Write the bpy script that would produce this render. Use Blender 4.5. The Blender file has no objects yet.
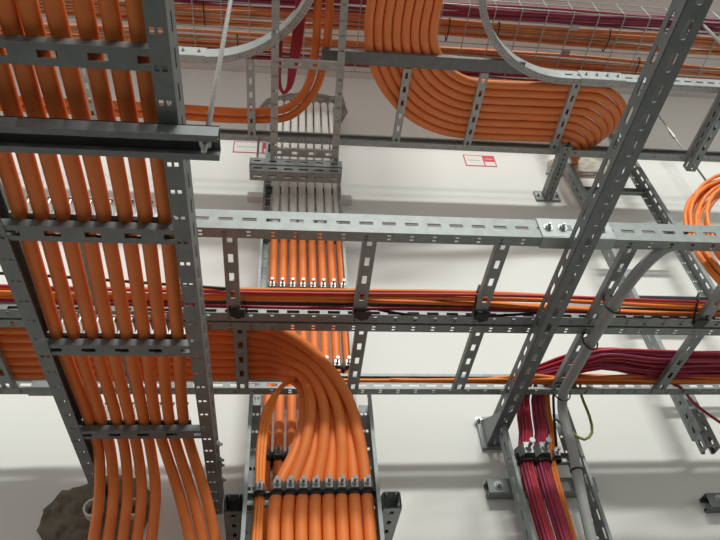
import bpy, math, random
from mathutils import Matrix, Vector
random.seed(7)
scene = bpy.context.scene
col = scene.collection
ZO = 1.6                                   # height of the camera above the floor
V = Vector
# ------------------------------------------------------------------ camera
cam_d = bpy.data.cameras.new('camera'); cam = bpy.data.objects.new('camera', cam_d); col.objects.link(cam)
pitch, yaw, roll = math.radians(44.9246), math.radians(9.4103), math.radians(-5.3716)
fwd = V((math.sin(yaw)*math.cos(pitch), math.cos(yaw)*math.cos(pitch), math.sin(pitch)))
right = V((math.cos(yaw), -math.sin(yaw), 0)); up = right.cross(fwd)
r2 = right*math.cos(roll) + up*math.sin(roll); u2 = -right*math.sin(roll) + up*math.cos(roll)
cam.matrix_world = Matrix(((r2.x, u2.x, -fwd.x, 0), (r2.y, u2.y, -fwd.y, 0), (r2.z, u2.z, -fwd.z, ZO), (0, 0, 0, 1)))
cam_d.sensor_fit = 'HORIZONTAL'; cam_d.sensor_width = 36; cam_d.lens = 652.52*36/720; cam_d.clip_start = .02
scene.camera = cam
# ------------------------------------------------------------------ world and lamps
w = bpy.data.worlds.new('room_ambience'); scene.world = w; w.use_nodes = True
w.node_tree.nodes['Background'].inputs[0].default_value = (.98, 1.0, .955, 1)
w.node_tree.nodes['Background'].inputs[1].default_value = .60
def lamp(name, loc, target, sx, sy, power, color):
    d = bpy.data.lights.new(name, 'AREA'); d.shape = 'RECTANGLE'; d.size = sx; d.size_y = sy; d.energy = power; d.color = color
    o = bpy.data.objects.new(name, d); col.objects.link(o); o.location = (loc[0], loc[1], loc[2]+ZO)
    o.rotation_euler = (V(target)-V(loc)).to_track_quat('-Z', 'Y').to_euler()
    return o
lamp('hall_lamp_row', (2.0, -10.0, 10.3), (.6, 1.6, 1.2), 7.0, .6, 1290, (.985, 1.0, .955))
scene.view_settings.view_transform = 'Standard'; scene.view_settings.look = 'None'
scene.view_settings.exposure = 0.35; scene.view_settings.gamma = 1; scene.view_settings.use_curve_mapping = False

# ------------------------------------------------------------------ materials
def mat(name, c, rough=.5, metal=0, var=.12, scale=30, c2=None, bump=0, spec=.5):
    m = bpy.data.materials.new(name); m.use_nodes = True; nt = m.node_tree; b = nt.nodes['Principled BSDF']
    tc = nt.nodes.new('ShaderNodeTexCoord'); nz = nt.nodes.new('ShaderNodeTexNoise'); nz.inputs['Scale'].default_value = scale
    nz.inputs['Detail'].default_value = 4
    nt.links.new(tc.outputs['Object'], nz.inputs['Vector'])
    rp = nt.nodes.new('ShaderNodeValToRGB'); rp.color_ramp.elements[0].position = .3; rp.color_ramp.elements[1].position = .7
    a = [x*(1-var) for x in c]; d = [min(1, x*(1+var)) for x in c] if c2 is None else c2
    rp.color_ramp.elements[0].color = (*a, 1); rp.color_ramp.elements[1].color = (*d, 1)
    nt.links.new(nz.outputs['Fac'], rp.inputs['Fac']); nt.links.new(rp.outputs['Color'], b.inputs['Base Color'])
    b.inputs['Roughness'].default_value = rough; b.inputs['Metallic'].default_value = metal
    b.inputs['Specular IOR Level'].default_value = spec
    if bump:
        bp = nt.nodes.new('ShaderNodeBump'); bp.inputs['Strength'].default_value = bump; bp.inputs['Distance'].default_value = .004
        nt.links.new(nz.outputs['Fac'], bp.inputs['Height']); nt.links.new(bp.outputs['Normal'], b.inputs['Normal'])
    return m
WALL = mat('white_wall_paint', (.77, .77, .735), .8, 0, .015, 3, bump=.05)
SOFFIT = mat('soffit_paint', (.75, .74, .72), .85, 0, .03, 4)
FLOOR = mat('dark_floor', (.05, .048, .045), .6, 0, .08, 5)
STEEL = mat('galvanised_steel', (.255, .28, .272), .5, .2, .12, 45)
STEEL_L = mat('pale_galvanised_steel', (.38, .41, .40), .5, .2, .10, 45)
STEEL_D = mat('dark_galvanised_steel', (.17, .185, .18), .5, .2, .12, 45)  # darker tone of the galvanised steel
STRUT = mat('strut_steel', (.155, .17, .17), .5, .25, .12, 45)
ZINC = mat('bright_zinc', (.42, .44, .43), .35, .5, .08, 80)
ROD = mat('threaded_rod_steel', (.48, .48, .46), .35, .7, .15, 200)
ORANGE = mat('orange_cable_jacket', (.80, .205, .043), .5, 0, .05, 12, spec=.35)
ORANGE2 = mat('thin_orange_cable_jacket', (.86, .24, .04), .45, 0, .06, 20, spec=.35)
ORANGE_HAZE = mat('hazed_orange_cable_jacket', (.72, .29, .13), .6, 0, .08, 20, spec=.3)  # veiling haze mixed into the orange of the mesh tray cables
ORANGE_C = mat('veiled_orange_cable_jacket', (.83, .27, .09), .55, 0, .05, 12, spec=.3)  # same orange cable, paled by haze put into its colour
PURPLE_HAZE = mat('hazed_purple_red_cable_jacket', (.36, .07, .12), .6, 0, .1, 20, spec=.3)  # purple red with the haze over the mesh tray blended in
RED = mat('red_cable_jacket', (.42, .02, .05), .45, 0, .10, 20)
RED2 = mat('bright_red_cable_jacket', (.52, .03, .05), .4, 0, .08, 20)
PURPLE = mat('purple_red_cable_jacket', (.33, .03, .09), .45, 0, .10, 20)
BLACK = mat('black_plastic', (.012, .012, .013), .5, 0, .2, 40)
CLAMP = mat('cast_clamp_metal', (.36, .37, .37), .4, .6, .2, 90)
GREY = mat('grey_conduit_plastic', (.33, .33, .32), .55, 0, .05, 30)
WHITE = mat('white_coating', (.80, .78, .74), .8, 0, .03, 40, bump=.1)
CONC = mat('rough_concrete', (.13, .11, .08), .95, 0, .25, 40, c2=(.24, .21, .16), bump=.6)
LREDM = mat('sticker_red', (.60, .05, .06), .6, 0, .02)
LWHITE = mat('sticker_white', (.72, .71, .68), .6, 0, .02)
LGREY = mat('sticker_print', (.25, .25, .25), .6, 0, .02)
GREEN = mat('green_yellow_jacket', (.06, .08, .03), .5, 0, .3, 9, c2=(.30, .30, .05))

# ------------------------------------------------------------------ geometry helpers
class G:
    def __init__(self, f=None): self.v = []; self.f = []; self.fn = f
    def pt(self, *p): self.v.append(self.fn(*p) if self.fn else p); return len(self.v)-1
    def box(self, u0, u1, v0, v1, w0, w1):
        i = len(self.v)
        for w_ in (w0, w1):
            for a, b in ((u0, v0), (u1, v0), (u1, v1), (u0, v1)): self.pt(a, b, w_)
        self.f += [(i+3, i+2, i+1, i), (i+4, i+5, i+6, i+7), (i, i+1, i+5, i+4), (i+1, i+2, i+6, i+5), (i+2, i+3, i+7, i+6), (i+3, i, i+4, i+7)]
        return self
    def quad(self, *pts):
        self.f.append(tuple(self.pt(*p) for p in pts))
    def tube(self, path, r, n=10, caps=True, closed=False):
        path = [V(p) for p in path]; m = len(path); base = len(self.v); prev = None
        for k in range(m):
            t = (path[min(k+1, m-1)]-path[max(k-1, 0)]).normalized()
            if prev is None:
                a = V((0, 0, 1)) if abs(t.z) < .9 else V((1, 0, 0)); nrm = t.cross(a).normalized()
            else:
                nrm = (prev-t*prev.dot(t)).normalized()
            prev = nrm; b = t.cross(nrm)
            rr = r[k] if isinstance(r, (list, tuple)) else r
            for j in range(n):
                an = 2*math.pi*j/n; p = path[k]+(nrm*math.cos(an)+b*math.sin(an))*rr
                self.pt(*p)
        for k in range(m-1):
            for j in range(n):
                q = (j+1) % n; self.f.append((base+k*n+j, base+k*n+q, base+(k+1)*n+q, base+(k+1)*n+j))
        if caps:
            self.f.append(tuple(base+j for j in reversed(range(n)))); self.f.append(tuple(base+(m-1)*n+j for j in range(n)))
        return self
    def cyl(self, a, b, r, n=12): return self.tube([a, b], r, n)
    def ring_cell(self, u0, u1, a0, a1, su, sa, place, th):
        """plate cell u0..u1 x a0..a1 with a stadium slot (half sizes su, sa) through it; place(u, a, t)"""
        cu, ca = (u0+u1)/2, (a0+a1)/2; hu, ha = (u1-u0)/2, (a1-a0)/2
        N = 16; out = []; inn = []
        for j in range(N):
            an = 2*math.pi*(j+.0)/N
            d = (math.cos(an), math.sin(an)); k = 1/max(abs(d[0]), abs(d[1])); out.append((cu+d[0]*k*hu, ca+d[1]*k*ha))
            sx = su-sa; inn.append((cu+(sx if d[0] > .01 else -sx if d[0] < -.01 else 0)+d[0]*sa, ca+d[1]*sa))
        ids = []
        for t in (0, th):
            ids.append(([self.pt(*place(x, y, t)) for x, y in out], [self.pt(*place(x, y, t)) for x, y in inn]))
        (o0, i0), (o1, i1) = ids
        for j in range(N):
            q = (j+1) % N
            self.f += [(o0[j], i0[j], i0[q], o0[q]), (o1[j], o1[q], i1[q], i1[j]), (i0[j], i1[j], i1[q], i0[q])]
    def build(self, name, m, parent=None, smooth=False, loc=None):
        me = bpy.data.meshes.new(name)
        vs = self.v
        if loc is not None: vs = [(a-loc[0], b-loc[1], c-loc[2]) for a, b, c in vs]
        me.from_pydata([tuple(p) for p in vs], [], self.f); me.update()
        me.materials.append(m)
        if smooth: me.polygons.foreach_set('use_smooth', [True]*len(me.polygons))
        o = bpy.data.objects.new(name, me); col.objects.link(o)
        if parent: o.parent = parent
        if loc is not None: o.location = (loc[0], loc[1], loc[2]+ZO)
        return o
def tag(o, label, cat, group=None):
    o['label'] = label; o['category'] = cat
    if group: o['group'] = group
    return o
def thing(name, label, cat, origin, u=(1, 0, 0), v=(0, 1, 0), group=None):
    u = V(u).normalized(); v = V(v).normalized(); w_ = u.cross(v)
    o = bpy.data.objects.new(name, None); col.objects.link(o); o.empty_display_size = .05
    o.matrix_world = Matrix(((u.x, v.x, w_.x, origin[0]), (u.y, v.y, w_.y, origin[1]), (u.z, v.z, w_.z, origin[2]+ZO), (0, 0, 0, 1)))
    return tag(o, label, cat, group)
def clone(o, parent=None):
    c = o.copy(); col.objects.link(c)
    if parent: c.parent = parent
    for ch in [x for x in bpy.data.objects if x.parent == o]: clone(ch, c)
    return c
def spline(pts, step=.02):
    """Catmull-Rom through the points, resampled"""
    P = [V(p) for p in pts]; P = [P[0]*2-P[1]]+P+[P[-1]*2-P[-2]]; out = []
    for i in range(1, len(P)-2):
        L = (P[i+1]-P[i]).length; n = max(2, min(40, int(L/step)))
        t0 = 0; t1 = (P[i]-P[i-1]).length**.5; t2 = t1+L**.5; t3 = t2+(P[i+2]-P[i+1]).length**.5
        for k in range(n):
            t = t1+(t2-t1)*k/n
            A1 = P[i-1]*((t1-t)/(t1-t0))+P[i]*((t-t0)/(t1-t0)); A2 = P[i]*((t2-t)/(t2-t1))+P[i+1]*((t-t1)/(t2-t1)); A3 = P[i+1]*((t3-t)/(t3-t2))+P[i+2]*((t-t2)/(t3-t2))
            B1 = A1*((t2-t)/(t2-t0))+A2*((t-t0)/(t2-t0)); B2 = A2*((t3-t)/(t3-t1))+A3*((t-t1)/(t3-t1))
            out.append(B1*((t2-t)/(t2-t1))+B2*((t-t1)/(t2-t1)))
    out.append(P[-2]); return out
def cable(name, pts, r, m, label, group=None, n=10, step=.02, cat='cable'):
    p = spline(pts, step); g = G().tube(p, r, n)
    return tag(g.build(name, m, None, True, loc=p[0]), label, cat, group)
ORD = ['first', 'second', 'third', 'fourth', 'fifth', 'sixth', 'seventh', 'eighth', 'ninth', 'tenth', 'eleventh', 'twelfth']
TH = .002
def plate(g, U0, U1, pitch, place, a0, a1, rects):
    """strip of width a0..a1 along u with rectangular holes repeated at the pitch; rects: (du0, du1, b0, b1); place maps (u, a, t) through G.box order"""
    n = max(1, round((U1-U0)/pitch)); pitch = (U1-U0)/n
    us = sorted(set([0, pitch]+[x for r_ in rects for x in r_[:2]]))
    for k in range(n):
        b = U0+k*pitch
        for s0, s1 in zip(us, us[1:]):
            hs = sorted((r_[2], r_[3]) for r_ in rects if r_[0] <= s0+1e-6 and r_[1] >= s1-1e-6)
            a = a0
            for h0, h1 in hs:
                place(g, b+s0, b+s1, a, h0); a = h1
            place(g, b+s0, b+s1, a, a1)
PAIR = [(.020, .0285, .0065, .0130), (.020, .0285, .0165, .0230)]        # two small holes side by side
SLOT = [(.01, .04, .025, .035)]                                        # long slot in the web
DOTS = [(.003, .0075, .005, .0095), (.003, .0075, .0155, .020)]
def rail_geo(L0, L1, side, W, H=.06, fn=None, pair=PAIR, slot=SLOT, pp=.05, ps=.05, fl=.027, tf=.016):
    """C-profile side rail; side 0 at v=0 with flanges inward (+v), side 1 at v=W with flanges to -v"""
    g = G(fn)
    s = (lambda v: v) if side == 0 else (lambda v: W-v)
    def bx(g_, u0, u1, va, vb, w0, w1):
        va, vb = s(va), s(vb)
        g_.box(u0, u1, min(va, vb), max(va, vb), w0, w1)
    plate(g, L0, L1, pp, lambda g_, u0, u1, a, b: bx(g_, u0, u1, a, b, 0, TH), TH, fl, pair)
    plate(g, L0, L1, ps, lambda g_, u0, u1, a, b: bx(g_, u0, u1, 0, TH, a, b), 0, H, slot)
    n = max(1, round((L1-L0)/.05)) if fn else 1
    for k in range(n):
        u0, u1 = L0+(L1-L0)*k/n, L0+(L1-L0)*(k+1)/n
        bx(g, u0, u1, TH, tf, H-TH, H); bx(g, u0, u1, tf-TH, tf, H-.009, H-TH)
    return g
def rung_geo(W, wid=.031, h=.018, v0=.0, holes=True):
    """channel rung across v, slotted plate at the bottom and two lips; centred on u=0"""
    g = G()
    sl = [(.016, .041, -.0055, .0055)] if holes else []
    plate(g, v0+TH, W-TH, .058, lambda g_, a, b, c, d: g_.box(c, d, a, b, TH, TH*2), -wid/2, wid/2, sl)
    g.box(-wid/2, -wid/2+TH, v0+TH, W-TH, TH*2, h); g.box(wid/2-TH, wid/2, v0+TH, W-TH, TH*2, h)
    return g
def ladder(name, label, origin, u, v, L, W, rungs, m=None, group=None, rmesh=None, L0=0, rails=((None, None), (None, None)), pair=PAIR, pp=.05, rm=None, H=.06, tf=.016):
    m = m or STEEL
    t = thing(name, label, 'cable ladder', origin, u, v, group)
    for s in (0, 1):
        a, b = rails[s]; a = L0 if a is None else a; b = L if b is None else b
        rail_geo(a, b, s, W, H, pair=pair, pp=pp, tf=tf).build('side_rail', m, t)
    me = None
    for x in rungs:
        if me is None:
            o = rung_geo(W).build('rung', rm or m, t); me = o.data
        else:
            o = bpy.data.objects.new('rung', me); col.objects.link(o); o.parent = t
        o.location = (x, 0, 0)
    return t
def bolt(parent, p, d, r=.006, h=.006, name='bolt', m=None):
    """hexagon head with washer and stub at local point p facing local direction d"""
    p = V(p); d = V(d); g = G(); g.tube([p, p+d*.0015], r*1.5, 14); g.tube([p+d*.0015, p+d*(h)], r, 6); g.tube([p+d*h, p+d*(h+.006)], r*.5, 8)
    return g.build(name, m or ZINC, parent)
def channel(name, label, origin, u, v, L, S=.041, faces='web,left,right', pitch=.05, su=.014, sa=.006, lips=True, m=None, cat='strut', group=None, H=None):
    """strut channel along u, width v 0..S, web at w=0, legs rising to w=H"""
    t = thing(name, label, cat, origin, u, v, group); m = m or STRUT; H = H or S
    n = max(1, round(L/pitch)); p = L/n; th = .0025
    def strip(nm, place, a0, a1, slotted):
        g = G()
        if slotted:
            for k in range(n): g.ring_cell(k*p, (k+1)*p, a0, a1, su, sa, place, th)
        else:
            i = [g.pt(*place(x, y, q)) for q in (0, th) for x, y in ((0, a0), (L, a0), (L, a1), (0, a1))]
            g.f += [(3, 2, 1, 0), (4, 5, 6, 7), (0, 1, 5, 4), (1, 2, 6, 5), (2, 3, 7, 6), (3, 0, 4, 7)]
        return g.build(nm, m, t)
    strip('web', lambda x, a, q: (x, a, q), 0, S, 'web' in faces)
    strip('flange', lambda x, a, q: (x, q, a), th, H, 'left' in faces)
    strip('flange', lambda x, a, q: (x, S-q, a), th, H, 'right' in faces)
    if lips:
        g = G(); g.box(0, L, th, .010, H-th, H); g.box(0, L, .0085, .010, H-.008, H-th)
        g.box(0, L, S-.010, S-th, H-th, H); g.box(0, L, S-.010, S-.0085, H-.008, H-th); g.build('lip', m, t)
    return t
def rod(label, p, z0, z1, nuts=(), r=.004, name='threaded_rod', group=None):
    t = thing(name, label, 'rod', (p[0], p[1], z0), group=group)
    G().cyl((0, 0, 0), (0, 0, z1-z0), r, 10).build('shaft', ROD, t, True)
    for z, rr, h in nuts: G().tube([(0, 0, z-z0), (0, 0, z-z0+h)], rr, 6).build('nut', ZINC, t)
    return t

# ------------------------------------------------------------------ the room
def struct(o): o['kind'] = 'structure'; return o
wall = struct(G().box(-4, 5, 1.72, 1.87, -1.6, 3.5).build('wall_back', WALL, None, loc=(0, 1.7, -1.6)))
struct(G().box(-4, 5, .78, 1.72, 3.2, 3.5).build('shading_soffit', SOFFIT, None, loc=(0, .65, 3.2)))  # cut back to a short overhang, shaped to shade the upper wall
struct(G().box(-8, 9, -14, 1.72, -1.7, -1.6).build('floor', FLOOR, None, loc=(0, 0, -1.6)))
def patch(pts, seed, y=1.72, th=.006, m=CONC, name='concrete_patch'):
    rnd = random.Random(seed); P = []
    for (x0, z0), (x1, z1) in zip(pts, pts[1:]+pts[:1]):
        for k in range(4):
            t = k/4; P.append((x0+(x1-x0)*t+rnd.uniform(-.0025, .0025), z0+(z1-z0)*t+rnd.uniform(-.0025, .0025)))
    g = G(); n = len(P); a = [g.pt(x, y-th, z) for x, z in P]; b = [g.pt(x, y, z) for x, z in P]
    g.f.append(tuple(a)); g.f += [(b[j], b[(j+1) % n], a[(j+1) % n], a[j]) for j in range(n)]
    o = g.build(name, m, wall, loc=(0, 1.7, -1.6)); o.location = (0, 0, 0); return o
patch([(-.61, .76), (-.608, .82), (-.575, .868), (-.52, .885), (-.45, .92), (-.38, .90), (-.33, .84), (-.35, .74), (-.42, .68), (-.55, .68)], 1)
patch([(-.11, 2.78), (-.135, 2.86), (-.10, 2.94), (.0, 2.99), (.1, 3.03), (.22, 2.99), (.28, 3.0), (.295, 2.85), (.25, 2.72), (.0, 2.70)], 2, m=mat('grey_brown_filler', (.20, .18, .14), .95, 0, .25, 40, c2=(.34, .31, .26), bump=.6), name='filler_patch')
patch([(1.20, 2.40), (1.24, 2.50), (1.35, 2.58), (1.5, 2.62), (1.62, 2.60), (1.66, 2.50), (1.52, 2.42), (1.36, 2.39)], 3, m=mat('pale_filler', (.42, .39, .33), .95, 0, .2, 40, c2=(.60, .57, .50), bump=.5), name='filler_patch')
for x in (-.478, -.372):
    g = G(); N = 24
    for k in range(N):
        a0, a1 = 2*math.pi*k/N, 2*math.pi*(k+1)/N
        q = lambda r_, a, y: (x+.03+r_*math.cos(a)-.03, y, .806+r_*math.sin(a))
        g.quad(q(.019, a0, 1.682), q(.019, a1, 1.682), q(.024, a1, 1.682), q(.024, a0, 1.682))
        g.quad(q(.024, a0, 1.682), q(.024, a1, 1.682), q(.024, a1, 1.72), q(.024, a0, 1.72))
        g.quad(q(.019, a0, 1.682), q(.019, a0, 1.72), q(.019, a1, 1.72), q(.019, a1, 1.682))
    o = g.build('pipe_sleeve', WHITE, wall, loc=(0, 1.7, -1.6)); o.location = (0, 0, 0)

# ------------------------------------------------------------------ overhead ladder at the left
LX0, LX1, LZ = -.456, -.148, .79
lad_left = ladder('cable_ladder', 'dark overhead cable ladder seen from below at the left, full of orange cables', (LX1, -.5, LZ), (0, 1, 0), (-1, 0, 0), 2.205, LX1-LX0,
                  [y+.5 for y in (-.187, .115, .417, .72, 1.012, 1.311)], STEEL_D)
for y in (1.40, 1.475, 1.50, 1.575): bolt(lad_left, (y+.5, -.0005, .03), (0, -1, 0), .007, .007)
channel('trapeze_strut', 'dark open channel strut slung on a rod across the left overhead ladder', (-.093, .507, .789), (-1, 0, 0), (0, 1, 0), 1.0, S=.041, H=.025, m=STRUT, faces='web', su=.012, sa=.005)
rod('thin zinc threaded rod holding the dark strut below the left ladder', (-.112, .527), .755, 3.2, ((.7895, .009, .008), (.772, .009, .009)))
# ------------------------------------------------------------------ the two horizontal ladders in the middle
AX0, AX1 = -1.3, 2.5
ladA = ladder('cable_ladder', 'bright galvanised horizontal ladder, nearer of the middle pair, thin cables on it', (AX0, .915, 1.04), (1, 0, 0), (0, 1, 0), AX1-AX0, .295,
              [x-AX0 for x in (-1.016, -.716, -.416, -.116, .184, .484, .784, 1.084, 1.384, 1.684, 1.984)])
g = G(); g.box(.565-AX0, .735-AX0, -.0035, -.0002, .001, .0615); g.box(.565-AX0, .735-AX0, -.0035, .030, -.0025, -.0002)
sp = g.build('splice_plate', STEEL_L, ladA)
for x in (.585, .618, .712): bolt(sp, (x-AX0, -.0035, .03), (0, -1, 0), .0075, .008)
g = G(); g.box(.628-AX0, .640-AX0, -.0042, -.0034, .022, .040); g.build('slot_mark', STRUT, sp)
ladB = ladder('cable_ladder', 'galvanised horizontal ladder behind, farther of the middle pair, carrying the thick red bundle', (AX0, 1.217, 1.04), (1, 0, 0), (0, 1, 0), AX1-AX0, .30,
              [x-AX0 for x in (-1.004, -.704, -.404, -.104, .196, .496, .786, 1.10, 1.40, 1.70, 2.0)])
g = G(); g.box(-.66-AX0, -.50-AX0, .296, .3035, .001, .061); g.box(-.66-AX0, -.50-AX0, .268, .3035, -.0025, -.0002)
sp = g.build('splice_plate', STEEL, ladB)
# ------------------------------------------------------------------ upper ladder with a tee outlet
CY, CZ, CW = 1.157, 2.25, .353
ladC = thing('tee_cable_ladder', 'pale galvanised upper ladder with two curved rails opening towards the room', 'cable ladder', (0, CY, CZ))
XL, XR, RC = -.31, 1.06, .40
for a, b in ((-1.4, XL), (XR, 2.8)):
    rail_geo(a, b, 0, CW, pair=DOTS, pp=.0125).build('side_rail', STEEL_L, ladC)
rail_geo(-1.4, 2.8, 1, CW, pair=DOTS, pp=.0125).build('side_rail', STEEL_L, ladC)
def arcR(u, v, w_):      # right curved rail: from (XR, 0) bending to -Y; v inward = towards the tee opening
    a = u/RC; rr = RC+v; return (XR-rr*math.sin(a), -RC+rr*math.cos(a), w_)
def arcL(u, v, w_):
    a = u/RC; rr = RC+v; return (XL+rr*math.sin(a), -RC+rr*math.cos(a), w_)
rail_geo(0, RC*1.5, 0, CW, fn=arcR, pair=DOTS, pp=.0125, slot=[], ps=.0125).build('curved_rail', STEEL_L, ladC)
rail_geo(0, RC*1.5, 0, CW, fn=arcL, pair=DOTS, pp=.0125, slot=[], ps=.0125).build('curved_rail', STEEL_L, ladC)
me = None
for x in (-1.34, -1.04, -.74, -.44, -.14, .445, .745, 1.12, 1.44, 1.74, 2.04):
    if me is None: o = rung_geo(CW).build('rung', STEEL_L, ladC); me = o.data
    else: o = bpy.data.objects.new('rung', me); col.objects.link(o); o.parent = ladC
    o.location = (x, 0, 0)
for x0, x1 in ((1.13, 1.31), (-.52, -.30)):
    g = G(); g.box(x0, x1, -.0035, -.0002, .001, .061); g.box(x0, x1, -.0035, .028, -.0025, -.0002)
    sp = g.build('splice_plate', STEEL_L, ladC)
    for k in range(4): bolt(sp, (x0+.025+k*(x1-x0-.05)/3, -.0035, .03), (0, -1, 0), .005, .005)
g = G(); g.box(1.19, 1.75, CW+.0002, CW+.004, .001, .061); g.box(1.19, 1.75, CW-.028, CW+.004, -.0025, -.0002); sp = g.build('splice_plate', STEEL_L, ladC)
for k in range(5): bolt(sp, (1.22+k*.12, CW-.013, -.0025), (0, 0, -1), .005, .005)
channel('support_strut', 'dark steel strut under the tee of the upper ladder, beneath the curving orange cables', (.12, 1.104, 2.2515), (1, 0, 0), (0, 1, 0), .77, S=.05, H=.016, faces='', m=STRUT)
# bracket from the upper ladder back to the wall
brk = channel('wall_bracket', 'short slotted bracket bolted to the wall behind the upper ladder', (1.13, 1.44, 2.206), (0, 1, 0), (1, 0, 0), .276, m=STEEL, cat='bracket', pitch=.026, su=.006, sa=.004)
brk.matrix_world = Matrix(((0, -1, 0, 1.175), (1, 0, 0, 1.44), (0, 0, 1, 2.206+ZO), (0, 0, 0, 1)))
g = G(); g.box(.270, .279, -.035, .076, -.01, .052); g.build('base_plate', STEEL, brk)
for v_ in (-.022, .063): bolt(brk, (.270, v_, .02), (-1, 0, 0), .008, .008)
hs = channel('trapeze_strut', 'slotted channel strut hanging under the upper ladder at the right edge', (1.765, .8, 2.206), (0, 1, 0), (-1, 0, 0), .735, m=STEEL)
rod('zinc threaded rod with long coupling nut near the right edge', (1.86, 1.6), 2.20, 3.2, ((2.57, .009, .05),), r=.0045)
rod('thick zinc rod at the top right corner beside the wire mesh tray', (1.652, 1.0), 2.2, 3.2, (), r=.006)

# ------------------------------------------------------------------ cantilever arm under the middle ladders
arm = channel('cantilever_arm', 'long slotted steel cantilever arm running from the wall towards the viewer', (.662, -.6, .988), (0, 1, 0), (-1, 0, 0), 2.312, S=.042, m=STRUT, pitch=.058, su=.018, sa=.0065, H=.042, cat='bracket', lips=False)
g = G(); g.box(2.307, 2.3195, -.005, .058, -.008, .10); g.build('base_plate', STEEL, arm)
g = G()      # gusset on the left side, slotted by sloping edge
for a, b in ((.0425, .045),):
    pts = [(2.12, .0), (2.307, .0), (2.307, .088), (2.27, .070)]
    i = [g.pt(x, y, z) for y in (a, b) for x, z in pts]; g.f += [(0, 1, 2, 3), (7, 6, 5, 4)]+[(k, (k+1) % 4+0, (k+1) % 4+4, k+4) for k in range(4)]
g.build('gusset', STEEL, arm)
bolt(arm, (2.307, .052, .088), (-1, 0, 0), .008, .008)

# ------------------------------------------------------------------ ladders on the wall
wl = ladder('wall_cable_ladder', 'tall vertical ladder on the wall behind the middle ladders, eight clamped cables', (.219, 1.662, .2), (0, 0, 1), (-1, 0, 0), 2.5, .306,
            [z-.2 for z in (.30, .605, .905, 1.205, 1.536, 1.83, 2.12, 2.42)], STEEL, tf=.009)
ll = ladder('wall_cable_ladder', 'lower vertical ladder in front, where the orange cables sweep down', (.228, 1.443, .2), (0, 0, 1), (-1, 0, 0), .755, .306,
            [z-.2 for z in (.396, .696)], STEEL, tf=.009)
rl = ladder('wall_cable_ladder', 'narrow vertical ladder below the cantilever arm with red cables', (.852, 1.652, .2), (0, 0, 1), (-1, 0, 0), .86, .212,
            [z-.2 for z in (.31, .61, .905)], STEEL, tf=.009)
rr_ = ladder('wall_cable_ladder', 'empty vertical ladder on the wall at the right, behind the orange coil', (1.555, 1.628, .95), (0, 0, 1), (-1, 0, 0), 1.75, .333,
             [z-.95 for z in (1.19, 1.515, 1.83, 2.155, 2.47)], STEEL)
channel('wall_strut', 'short horizontal strut bolted to the wall behind the red cables', (.55, 1.655, .79), (1, 0, 0), (0, 0, 1), .32, faces='', m=STEEL)
bpy.context.view_layer.update()
ws = bpy.data.objects['wall_strut']; ws.matrix_world = Matrix(((1, 0, 0, .585), (0, 0, 1, 1.678), (0, -1, 0, .866+ZO), (0, 0, 0, 1)))
bolt(ws, (.03, .02, 0), (0, 0, -1), .009, .008)
bolt(ws, (.27, .02, 0), (0, 0, -1), .009, .008)
channel('wall_strut', 'white painted strut behind the tall wall ladder, ends poking out', (-.155, 1.664, 2.12), (1, 0, 0), (0, 0, 1), .43, S=.03, H=.03, faces='', m=WHITE)
o = [x for x in bpy.data.objects if x.name.startswith('wall_strut') and x.type == 'EMPTY'][-1]
o.matrix_world = Matrix(((1, 0, 0, -.155), (0, 0, 1, 1.689), (0, -1, 0, 2.150+ZO), (0, 0, 0, 1)))
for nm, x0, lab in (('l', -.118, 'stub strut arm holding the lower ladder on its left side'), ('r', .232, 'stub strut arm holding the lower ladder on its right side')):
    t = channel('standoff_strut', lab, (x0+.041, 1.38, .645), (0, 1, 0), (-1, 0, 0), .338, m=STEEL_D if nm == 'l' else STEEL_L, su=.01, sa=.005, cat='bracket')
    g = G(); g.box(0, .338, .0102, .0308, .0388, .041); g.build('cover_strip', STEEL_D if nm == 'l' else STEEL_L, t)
# strut right
t = channel('wall_upright', 'perforated upright strut hanging below the red bundle at the right edge', (1.262, 1.60, .90), (0, 0, 1), (-1, 0, 0), .32, m=STEEL, pitch=.045, su=.013, sa=.0065)
t.matrix_world = Matrix(((0, 1, 0, 1.222), (0, 0, 1, 1.575), (1, 0, 0, .90+ZO), (0, 0, 0, 1)))
t = channel('wall_strut', 'short horizontal wall strut in the bottom right corner', (1.19, 1.658, .80), (1, 0, 0), (0, 0, -1), .5, faces='', m=STRUT)
t.matrix_world = Matrix(((1, 0, 0, 1.225), (0, 0, 1, 1.678), (0, -1, 0, .812+ZO), (0, 0, 0, 1)))
bolt(t, (.035, .02, 0), (0, 0, -1), .009, .008)
# sloping ladder and its trapeze
u_ = V((0, -.595, .15)); u_.normalize()
ladder('sloping_cable_ladder', 'narrow ladder sloping up from the wall to the top edge, red loop beside it', (-.062, 1.50, 2.09), u_, (1, 0, 0), .72, .262, [.045, .38, .68], STEEL_L)
tr = channel('trapeze_strut', 'slotted trapeze strut hung on two short rods in front of the white cables', (-.139, 1.475, 2.046), (1, 0, 0), (0, 1, 0), .352, m=STEEL, H=.042, pitch=.0586, su=.014, sa=.006)
g = G(); g.box(0, .352, -.001, .042, -.0515, -.0505)
for k in range(6): pass
ch2 = channel('trapeze_strut', 'lower slotted half of the trapeze in front of the white cables', (-.136, 1.477, 2.003), (1, 0, 0), (0, 1, 0), .345, m=STEEL, H=.041, pitch=.0575, su=.017, sa=.006)
for x, nm in ((-.112, 'left'), (.188, 'right')):
    rod('short threaded rod hanging the trapeze, %s one of the two' % nm, (x, 1.496), 1.995, 2.262, ((2.091, .008, .008),), r=.0045)

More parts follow.
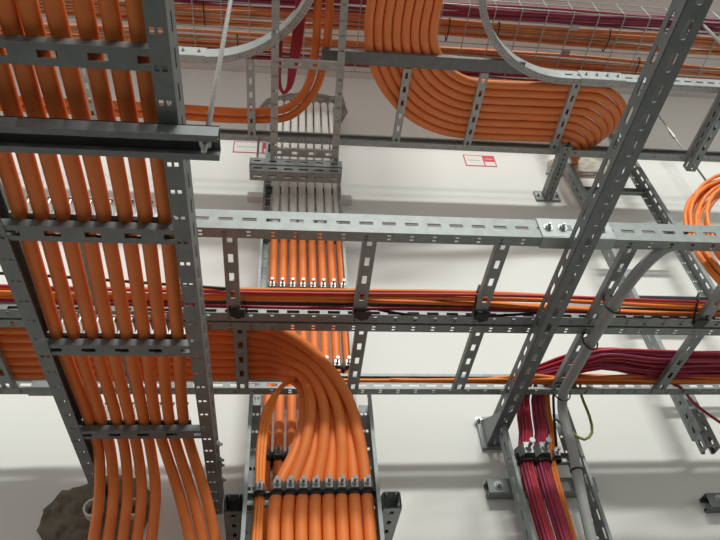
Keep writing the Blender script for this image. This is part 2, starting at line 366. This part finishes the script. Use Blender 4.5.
# ------------------------------------------------------------------ cable clamps
CR = .0142
def clamp_proto(r=CR):
    t = thing('cable_clamp', 'metal cable clamp', 'clamp', (0, 0, 0))
    g = G(); N = 14
    for k in range(N):
        a0, a1 = 2*math.pi*k/N, 2*math.pi*(k+1)/N
        P = lambda rr, a, u_: (u_, rr*math.cos(a), r+rr*math.sin(a))
        for ra, ub, uc in ((r+.0028, -.013, .007),):
            g.quad(P(ra, a0, ub), P(ra, a0, uc), P(ra, a1, uc), P(ra, a1, ub))
            g.quad(P(r-.001, a0, ub), P(ra, a0, ub), P(ra, a1, ub), P(r-.001, a1, ub)); g.quad(P(r-.001, a0, uc), P(r-.001, a1, uc), P(ra, a1, uc), P(ra, a0, uc))
    g.build('rubber_band', BLACK, t)
    g = G()          # saddle hood, trapezoid narrowing outward
    def sect(u_): return [(u_, -r-.0035, r*.7), (u_, r+.0035, r*.7), (u_, r+.001, r*1.5), (u_, .008, 2*r+.011), (u_, -.008, 2*r+.011), (u_, -r-.001, r*1.5)]
    i = [g.pt(*p) for u_ in (-.004, .018) for p in sect(u_)]; g.f += [(5, 4, 3, 2, 1, 0), (6, 7, 8, 9, 10, 11)]+[(k, (k+1) % 6, (k+1) % 6+6, k+6) for k in range(6)]
    g.build('saddle', CLAMP, t)
    g = G().cyl((.007, 0, 2*r+.01), (.007, 0, 2*r+.034), .0033, 8); b = g.build('bolt', CLAMP, t)
    G().tube([(.007, 0, 2*r+.011), (.007, 0, 2*r+.016)], .0065, 6).build('nut', ZINC, b)
    G().tube([(.007, 0, 2*r+.034), (.007, 0, 2*r+.037)], .0055, 10).build('cap_ring', CLAMP, b)
    return t
CP = clamp_proto(); CP_used = [False]
def clamp(p, u, v, label, group, s=1.0):
    o = CP if not CP_used[0] else clone(CP)
    CP_used[0] = True
    u = V(u).normalized(); v = V(v).normalized(); w_ = u.cross(v)
    o.matrix_world = Matrix(((u.x*s, v.x*s, w_.x*s, p[0]), (u.y*s, v.y*s, w_.y*s, p[1]), (u.z*s, v.z*s, w_.z*s, p[2]+ZO), (0, 0, 0, 1)))
    tag(o, label, 'clamp', group)

# ------------------------------------------------------------------ thick orange cables
# left overhead ladder
LC = {-.5: (-.40, -.37, -.34, -.312, -.282, -.247, -.216, -.184), .364: (-.405, -.374, -.345, -.319, -.288, -.253, -.222, -.19), .66: (-.411, -.379, -.347, -.315, -.285, -.252, -.221, -.19),
      1.0: (-.421, -.39, -.357, -.327, -.294, -.262, -.232, -.2), 1.30: (-.417, -.391, -.359, -.331, -.301, -.275, -.246, -.215)}
lz = LZ+.0185+.0126
for i in range(8):
    pts = [(LC[y][i], y, lz) for y in (-.5, .364, .66, 1.0, 1.30)]
    if i < 5:
        xe = -.408+i*.0315; x0 = LC[1.30][i]
        pts += [(x0+.003, 1.40, lz-.012), (xe-.004, 1.475, lz-.075), (xe, 1.50, .64), (xe+.004, 1.51, .35), (xe+.004, 1.51, .0)]
    else:
        xe = -.193+(i-5)*.028; x0 = LC[1.30][i]
        pts += [(x0+.012, 1.40, lz-.02), (x0+.045, 1.475, lz-.09), (xe, 1.52, .62), (xe+.05, 1.54, .35), (xe+.06, 1.54, .0)]
    cable('power_cable', pts, .0124, ORANGE, '%s orange power cable from the left on the overhead left ladder' % ORD[i], 'orange cables on the left overhead ladder', 14)
for j, y in enumerate((.72, 1.012, 1.311)):
    for i in range(8):
        ys = sorted(LC); a = max(q for q in ys if q <= min(y, 1.2999)); b = min([q for q in ys if q > a]); t = min(1, (y-a)/(b-a)); x = LC[a][i]*(1-t)+LC[b][i]*t
        clamp((x, y-.003, lz-.0126), (0, -1, 0), (1, 0, 0), '%s clamp from the left on the left overhead ladder, %s' % (ORD[i], ('second clamped rung from the wall strut end', 'middle clamped rung', 'rung nearest the wall')[j] if j else 'clamped rung nearest the viewer'), 'clamps on the left overhead ladder', .93)
# cables on the farther middle ladder sweeping down
bz = 1.04+.0185+CR
inner = [(-1.3, 1.474, bz), (-.6, 1.474, bz), (-.1, 1.474, bz), (-.02, 1.466, bz-.002), (.048, 1.43, 1.02), (.060, 1.408, .92), (.038, 1.405, .81), (-.004, 1.406, .70), (-.010, 1.406, .55), (-.010, 1.406, .2)]
outer = [(-1.3, 1.258, bz), (-.6, 1.256, bz), (-.1, 1.256, bz), (.0, 1.290, bz-.002), (.095, 1.35, 1.03), (.166, 1.385, .93), (.191, 1.40, .82), (.2, 1.406, .70), (.2, 1.406, .55), (.2, 1.406, .2)]
for k in range(8):
    t = k/7; pts = []
    for j, (a, b) in enumerate(zip(inner, outer)):
        p = V(a).lerp(V(b), t)
        if j in (4, 5, 6): p.y += (-.012 if k % 2 else .010)*(1 if j < 6 else .6)
        if j < 2: p.y += random.uniform(-.004, .004)
        if j == 3: p.y += random.uniform(-.003, .003)
        pts.append(p)
    cable('power_cable', pts, CR, ORANGE, '%s thick orange cable from the right in the sweep down the lower ladder' % ORD[7-k], 'orange cables sweeping down', 14)
    clamp((pts[7].x, 1.406+CR, .702), (0, 0, 1), (-1, 0, 0), '%s clamp from the left in the row at the bottom of the lower ladder' % ORD[k+1], 'clamps on the lower ladder')
clamp((-.043, 1.406+CR, .702), (0, 0, 1), (-1, 0, 0), 'small leftmost clamp of the lower ladder, on thin orange cables', 'clamps on the lower ladder', .8)
for k in range(3):
    d = (k-1)*.0075
    cable('thin_cable', [(.16, 1.45, 1.07), (.08, 1.445+d, 1.055), (.01, 1.415+d, 1.005+d), (-.03+d, 1.405, .92), (-.043+d, 1.405, .82), (-.043+d*.8, 1.41+abs(d)*.4, .684), (-.046+d, 1.41, .5), (-.046+d, 1.41, .2)], .0055, ORANGE2,
          'thin orange cable looping down beside the sweep to the leftmost clamp, %s of three' % ORD[k], 'thin orange cables beside the sweep', 8)
# eight cables on the tall wall ladder, white coated at the top
for i in range(8):
    x = -.038+i*.0345
    xt = x
    cable('power_cable', [(x, 1.63, .2), (x, 1.63, .9), (x+.001, 1.629, 1.5), (x, 1.63, 1.86)], CR*.97, ORANGE, '%s orange cable from the left on the tall wall ladder' % ORD[i], 'orange cables on the tall wall ladder', 12)
    p = spline([(x, 1.63, 1.84), (x, 1.63, 2.2), (x+.002, 1.63, 2.6), (x+.004, 1.645, 2.78), (x+.004, 1.714, 2.86)]); g = G().tube(p, CR*1.04, 12)
    tag(g.build('coated_cable', WHITE, None, True, loc=p[0]), '%s white coated cable from the left above the middle ladders' % ORD[i], 'cable', 'white coated cables')
    for z, nm in ((.911, 'lowest row'), (1.211, 'middle row'), (1.540, 'top row')):
        clamp((x, 1.63+CR, z), (0, 0, 1), (-1, 0, 0), '%s clamp from the left on the tall wall ladder, %s' % (ORD[i], nm), 'clamps on the tall wall ladder')
# eight cables curving through the tee of the upper ladder
cz = CZ+.0185+.0160
for i in range(8):
    R = .228+i*.0338; cx, cy = .748, .990
    pts = [(cx-R, .68, 3.6), (cx-R, .68, 2.75), (cx-R+.004, .76, 2.46), (cx-R+.004, .86, cz+.02), (cx-R+.002, .92, cz)]
    for k in range(0, 7):
        a = k/6*math.pi/2; pts.append((cx-R*math.cos(a), cy+R*math.sin(a), cz))
    Y = cy+R; q = (1.475-Y)/.26
    pts += [(1.03, Y+random.uniform(-.003, .003), cz), (1.15+.12*q, Y+.002, cz+.001), (1.225+.15*q, Y+.035+.05*q, cz+.012), (1.26+.15*q, Y+.11+.10*q, cz+.04+.04*q), (1.27+.09*q, 1.62, 2.42+.05*q), (1.28+.09*q, 1.714, 2.45+.05*q)]
    cable('power_cable', pts, .0168, ORANGE_C, '%s orange cable from the inside of the curve on the upper ladder' % ORD[i], 'orange cables on the upper ladder', 12)
for i in range(2):
    d = i*.036
    cable('power_cable', [(-1.4, 1.395+d, cz), (-.5, 1.395+d, cz), (-.12, 1.395+d, cz), (.0+d*.3, 1.37+d, cz), (.07+d*.8, 1.28+d*.5, cz), (.095+d*1.1, 1.15, cz), (.098+d*1.15, .95, cz+.015), (.10+d*1.15, .80, cz+.12), (.10+d*1.15, .69, 2.75), (.10+d*1.15, .69, 3.6)], .0150, ORANGE,
          ('inner' if i == 0 else 'outer')+' of two orange cables turning up onto the sloping ladder', 'orange pair at the sloping ladder', 12)
# red loop beside the pair
for k in range(6):
    d = (k-2.5)*.0065; e = random.uniform(-.006, .006)
    pts = [(.046+d, .70, 3.6), (.046+d, .70, 2.75), (.044+d, .82, 2.42), (.040+d, .95, 2.31), (.028+d, 1.10, 2.285), (.015+d*.8, 1.20, 2.275), (.002+d*.4, 1.275+e, 2.265), (-.018, 1.295+e, 2.262), (-.035-d*.3, 1.25+e, 2.265), (-.035-d*.3, 1.18, 2.275), (-.03-d*.2, 1.10, 2.30)]
    cable('thin_cable', pts, .0042, (RED, RED2)[k % 2], 'thin red cable of the bundle looping beside the sloping ladder', 'red cables looping at the sloping ladder', 8)

# ------------------------------------------------------------------ thin cables on the nearer middle ladder
az = 1.04+.0185
cols = [(RED2, 'red'), (ORANGE2, 'orange'), (ORANGE2, 'orange'), (PURPLE, 'purple'), (ORANGE2, 'orange'), (ORANGE2, 'orange'), (RED, 'dark red')]
for i, (m, nm) in enumerate(cols):
    r = .0055 if nm == 'orange' else .0042; ph = random.uniform(0, 6); pts = []
    for k in range(16):
        x = -1.3+k*.25
        off = .0 if x < .5 else .018*min(1, (x-.5)/.5)
        y = 1.128+i*.0085+off+.008*math.sin(x*3.5+ph)
        pts.append((x, y, az+r+(.009 if i % 2 else 0)+.002*math.sin(x*5+ph)))
    cable('thin_cable', pts, r, m, 'thin %s cable lying along the nearer middle ladder, %s from the viewer' % (nm, ORD[i]), 'thin cables on the nearer middle ladder', 8)
cable('thin_cable', [(-1.3, 1.10, az+.006), (-.7, 1.085, az+.005), (-.3, 1.11, az+.005), (.1, 1.165, az+.02), (.3, 1.198, az+.0), (.5, 1.196, az-.004), (.7, 1.18, az+.002)], .0035, BLACK, 'thin black cable straying beside the orange ones on the nearer middle ladder', n=8)
def tie(p, u, v, rv, rw, label, name='cable_tie', m=None, th=.0022):
    """strap loop around a bundle: ellipse in the plane of v and w"""
    u = V(u).normalized(); v = V(v).normalized(); w_ = u.cross(v); c = V(p); g = G()
    N = 20; path = [c+v*rv*math.cos(2*math.pi*k/N)+w_*rw*math.sin(2*math.pi*k/N) for k in range(N+1)]
    g.tube(path, th, 6)
    return tag(g.build(name, m or BLACK, None, True, loc=c), label, 'cable tie', 'black cable ties')
for x, nm in ((-.106, 'leftmost'), (.19, 'second'), (.487, 'third'), (1.07, 'rightmost')):
    g = G(); y0 = 1.15+(.014 if x > .9 else 0)
    P = [(x-.016, y0+.012, 1.037), (x+.018, y0+.010, 1.037), (x+.016, y0+.038, 1.037), (x-.002, y0+.045, 1.037), (x-.018, y0+.032, 1.037)]
    for dz in (0, -.005): [g.pt(a, b, c+dz) for a, b, c in P]
    g.f += [(0, 1, 2, 3, 4), (9, 8, 7, 6, 5)]+[(k, k+5, (k+1) % 5+5, (k+1) % 5) for k in range(5)]
    g.tube([(x-.018, y0+.025, 1.036), (x-.019, y0-.0, 1.05), (x-.018, y0-.03, 1.066), (x-.01, y0-.034, 1.084), (x+.0, y0+.0, 1.088), (x+.018, y0+.042, 1.07), (x+.02, y0+.025, 1.036)], .003, 6)
    tag(g.build('hook_tape_strap', BLACK, None, loc=(x, y0, 1.036)), 'black hook tape strap round a rung of the nearer middle ladder, %s' % nm, 'strap', 'black straps on the rungs')
# ------------------------------------------------------------------ red bundle on the farther ladder
REDS = (RED, RED2, PURPLE)
for i in range(46):
    half = i % 2; q_ = i // 2; ga = q_*2.39996; rad = .0195*math.sqrt((q_+.5)/23)
    ox, oy = rad*math.cos(ga), rad*math.sin(ga)*.75                # place of the strand in its round bundle on the narrow ladder
    y = 1.420+ox*1.5+(half-.5)*.052; z = az+.017+oy*.95; r = .0042; ph = random.uniform(0, 6)
    m = REDS[random.choice((0, 0, 1, 2, 2))] if half else REDS[random.choice((0, 1, 1, 2))]
    pts = []
    for q in range(9):
        x = 2.5-q*.18
        pts.append((x, y+.006*math.sin(x*4+ph), z+.004*math.sin(x*6+ph*2)+.002))
    xd = .687+half*.047+ox*.95; yd = 1.615+oy
    pts += [(.90+ox, 1.41+(half-.5)*.04+ox, z+.012), (.81+half*.02+ox, 1.47+ox, z+.03+oy), (xd+.045, 1.535+oy*.5, 1.112+oy), (xd+.022, 1.572+oy, 1.06), (xd+.017, 1.597+oy, .97), (xd+.003, yd, .905), (xd-.001, yd, .75), (xd+.004, yd, .6), (xd+.006, yd, .2)]
    cable('thin_cable', pts, r, m, 'thin red cable of the thick bundle on the farther middle ladder', 'red cables of the thick bundle', 6, .04)
# orange cables under the red bundle
for i in range(6):
    ph = random.uniform(0, 6); r = .0052; pts = []
    y0 = 1.466+(i % 3)*.0095; z0 = az+r+(.006 if i >= 3 else -.002)
    if i < 2:
        for q in range(16): x = 2.5-q*.16; pts.append((x, y0+.012+.004*math.sin(x*5+ph), z0+.001))
        x_end = .12
        pts += [(.16, 1.478+i*.006, z0-.002)]
        lab = 'thin orange cable along the far rail of the farther middle ladder, %s one' % ('inner' if i == 0 else 'outer')
    elif i < 4:
        for q in range(9): x = 2.5-q*.17; pts.append((x, y0+.008*math.sin(x*6+ph), z0+.003*math.sin(x*8+ph)))
        d = (i-3)*.009
        pts += [(.98, 1.47, z0), (.86+d, 1.50, 1.095), (.80+d, 1.54, 1.105), (.785+d, 1.575, 1.04), (.784+d, 1.60, .95), (.772+d, 1.617, .90), (.766+d, 1.62, .75), (.765+d, 1.62, .6), (.765+d, 1.62, .2)]
        lab = '%s of two thin orange cables dropping beside the red cables onto the narrow ladder' % ('left' if i == 2 else 'right')
    else:
        for q in range(9): x = 2.5-q*.19; pts.append((x, y0-.004+.009*math.sin(x*7+ph), z0+.003*math.sin(x*8+ph)))
        pts += [(.84, 1.47+i*.003, z0), (.70, 1.45+i*.004, z0), (.55, 1.475+i*.002, z0-.004), (.3, 1.48, z0-.006)]
        lab = '%s thin orange cable twisting under the thick red bundle' % ('nearer' if i == 4 else 'farther')
    cable('thin_cable', pts, r, ORANGE2, lab, 'thin orange cables under the red bundle', 8)
for x, nm, sc in ((.690, 'left', 1.5), (.737, 'middle', 1.5), (.779, 'right', .9)):
    clamp((x, 1.634 if sc < 1 else 1.638, .897), (0, 0, 1), (-1, 0, 0), '%s clamp of three on the narrow ladder with red cables' % nm, 'clamps on the narrow ladder', sc)
cable('thin_cable', [(.95, 1.478, 1.070), (1.10, 1.482, 1.070), (1.17, 1.50, 1.055), (1.215, 1.535, 1.025), (1.25, 1.54, .985), (1.29, 1.54, .94), (1.36, 1.54, .86)], .0045, RED, 'single red cable hanging down below the far rail at the right edge', n=8)
cable('earth_cable', [(.885, 1.53, 1.10), (.875, 1.535, 1.05), (.885, 1.55, .99), (.875, 1.55, .935), (.845, 1.55, .913), (.822, 1.56, .94), (.80, 1.585, 1.0)], .0042, GREEN, 'green and yellow earth cable in a small loop below the far rail', n=8)
cable('thin_cable', [(.80, 1.50, 1.08), (.792, 1.53, 1.06), (.785, 1.56, 1.0), (.782, 1.60, .92)], .0038, BLACK, 'short black cable hanging behind the grey conduit', n=8)
# ------------------------------------------------------------------ grey conduit
cable('conduit', [(1.4, .934, 1.0595), (1.05, .934, 1.0595), (.93, .935, 1.0595), (.875, .944, 1.052), (.825, .972, 1.025), (.797, 1.03, 1.009), (.784, 1.2, 1.006), (.780, 1.38, 1.006), (.778, 1.455, 1.0), (.778, 1.488, .972), (.778, 1.498, .93), (.777, 1.505, .85), (.770, 1.52, .74), (.764, 1.535, .6), (.76, 1.54, .2)], .0135, GREY,
      'grey plastic conduit tied under the ladders and bending down the wall', n=14, cat='conduit')
tie((.788, 1.10, 1.016), (0, 1, 0), (1, 0, 0), .0185, .030, 'black tie round the grey conduit, uppermost')
tie((.783, 1.24, 1.014), (0, 1, 0), (1, 0, 0), .0185, .028, 'black tie round the grey conduit, second from the top')
tie((.779, 1.462, 1.012), (0, 1, 0), (1, 0, 0), .024, .030, 'black tie round the grey conduit at its bend')
tie((.7735, 1.512, .80), (0, 0, 1), (1, 0, 0), .0155, .0155, 'black tie round the grey conduit, lowest on the narrow ladder')
# ------------------------------------------------------------------ coil hanging at the right
ct = thing('cable_coil', 'coil of thin orange cable hanging behind the bright rail at the right edge', 'cable coil', (1.318, 1.0, 1.08))
pts = []; rnd = random.Random(4); T = 14
offs = [(rnd.uniform(-.034, .030), rnd.uniform(-.028, .028), rnd.uniform(0, 6)) for _ in range(T+1)]
for k in range(T*40+1):
    tt = k/40; i = int(min(tt, T-1)); fr = tt-i
    a0, b0, _ = offs[i]; a1, b1, _ = offs[min(i+1, T)]
    s = fr*fr*(3-2*fr); dr = a0*(1-s)+a1*s; dy = b0*(1-s)+b1*s
    an = 2*math.pi*tt; rr = .300+dr+.006*math.sin(3*an+i)
    pts.append((rr*math.cos(an), dy+.01*math.sin(2*an+i), rr*1.05*math.sin(an)))
G().tube(pts, .0052, 8).build('wound_cable', ORANGE2, ct, True)
for an in (math.radians(168), math.radians(30), math.radians(270)):
    c = V((.300*math.cos(an), 0, .315*math.sin(an))); rad = V((math.cos(an), 0, math.sin(an))); g = G()
    g.tube([c+rad*.042*math.cos(2*math.pi*q/16)+V((0, 1, 0))*.036*math.sin(2*math.pi*q/16) for q in range(17)], .004, 6); g.build('coil_tie', BLACK, ct)
# ------------------------------------------------------------------ wire mesh tray with cables
MZ = 2.45
mt = thing('wire_mesh_tray', 'wire mesh cable tray crossing the top edge, full of orange and red cables', 'cable tray', (0, .985, MZ))
X0, X1 = -1.6, 3.0
lw = None
for y, z in [(k*.0505, 0) for k in range(7)]+[(-.003, .05), (.306, .05), (-.003, .1), (.306, .1)]:
    if lw is None: o = G().cyl((X0, 0, 0), (X1, 0, 0), .0022, 6).build('long_wire', ZINC, mt, True); lw = o.data
    else: o = bpy.data.objects.new('long_wire', lw); col.objects.link(o); o.parent = mt
    o.location = (0, y, z)
cw = None
for k in range(44):
    if cw is None: o = G().tube([(0, -.003, .1), (0, -.003, .004), (0, .004, -.0044), (0, .299, -.0044), (0, .306, .004), (0, .306, .1)], .0022, 6).build('cross_wire', ZINC, mt); cw = o.data
    else: o = bpy.data.objects.new('cross_wire', cw); col.objects.link(o); o.parent = mt
    o.location = (X0+.09+k*.1045, 0, 0)
for y in (.045, .150): G().box(1.10, 1.135, y, y+.022, -.010, -.004).build('coupler', ZINC, mt)
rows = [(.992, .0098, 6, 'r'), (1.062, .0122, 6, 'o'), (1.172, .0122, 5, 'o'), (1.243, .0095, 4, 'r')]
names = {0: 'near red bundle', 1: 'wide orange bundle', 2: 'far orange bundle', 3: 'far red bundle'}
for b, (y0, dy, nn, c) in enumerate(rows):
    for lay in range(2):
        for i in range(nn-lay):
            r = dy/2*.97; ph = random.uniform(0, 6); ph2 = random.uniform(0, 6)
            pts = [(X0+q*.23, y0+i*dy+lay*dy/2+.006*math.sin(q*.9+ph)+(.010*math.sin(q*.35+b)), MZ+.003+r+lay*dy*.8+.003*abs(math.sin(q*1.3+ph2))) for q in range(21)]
            cable('thin_cable', pts, r, ORANGE_HAZE if c == 'o' else PURPLE_HAZE, '%s cable, %s from the viewer, %s layer of %s in mesh tray' % ('orange' if c == 'o' else 'purple red', ORD[i], ('lower', 'upper')[lay], names[b]), 'cables of the %s in the mesh tray' % names[b], 7, .06)
for x, b, nm in ((.62, 1, 'near the curved rail'), (.82, 1, 'right of the curved cables'), (1.28, 1, 'left of the cantilever arm'), (-.32, 1, 'behind the zinc rod'), (-.2, 2, 'left of the sloping ladder'), (1.45, 2, 'beside the cantilever arm')):
    y0, dy, nn, c = rows[b]
    tie((x, y0+(nn-1)*dy/2, MZ+.012), (1, 0, 0), (0, 1, 0), nn*dy/2+.009, .017, 'black tie round an orange bundle in the mesh tray, %s' % nm)
# ------------------------------------------------------------------ stickers on the wall
def sticker(x, z, wd, h, label):
    t = thing('warning_sticker', label, 'sticker', (x, 1.72, z), (1, 0, 0), (0, 0, 1))
    G().box(0, wd, 0, h, .0003, .0012).build('border', LREDM, t)
    G().box(.005, wd*.60, .006, h-.006, .0012, .0016).build('white_field', LWHITE, t)
    G().box(wd*.64, wd-.005, .006, h*.42, .0012, .0016).build('lower_field', LWHITE, t)
    G().box(.016, wd*.5, h*.5, h*.54, .0016, .0018).build('text_line', LGREY, t)
    G().box(wd*.67, wd*.93, h*.66, h*.70, .0012, .0016).build('text_line', LWHITE, t)
sticker(-.24, 2.468, .215, .088, 'red bordered white sticker on the wall left of the trapeze')
sticker(.826, 2.44, .15, .088, 'red bordered white sticker on the wall below the upper ladder')
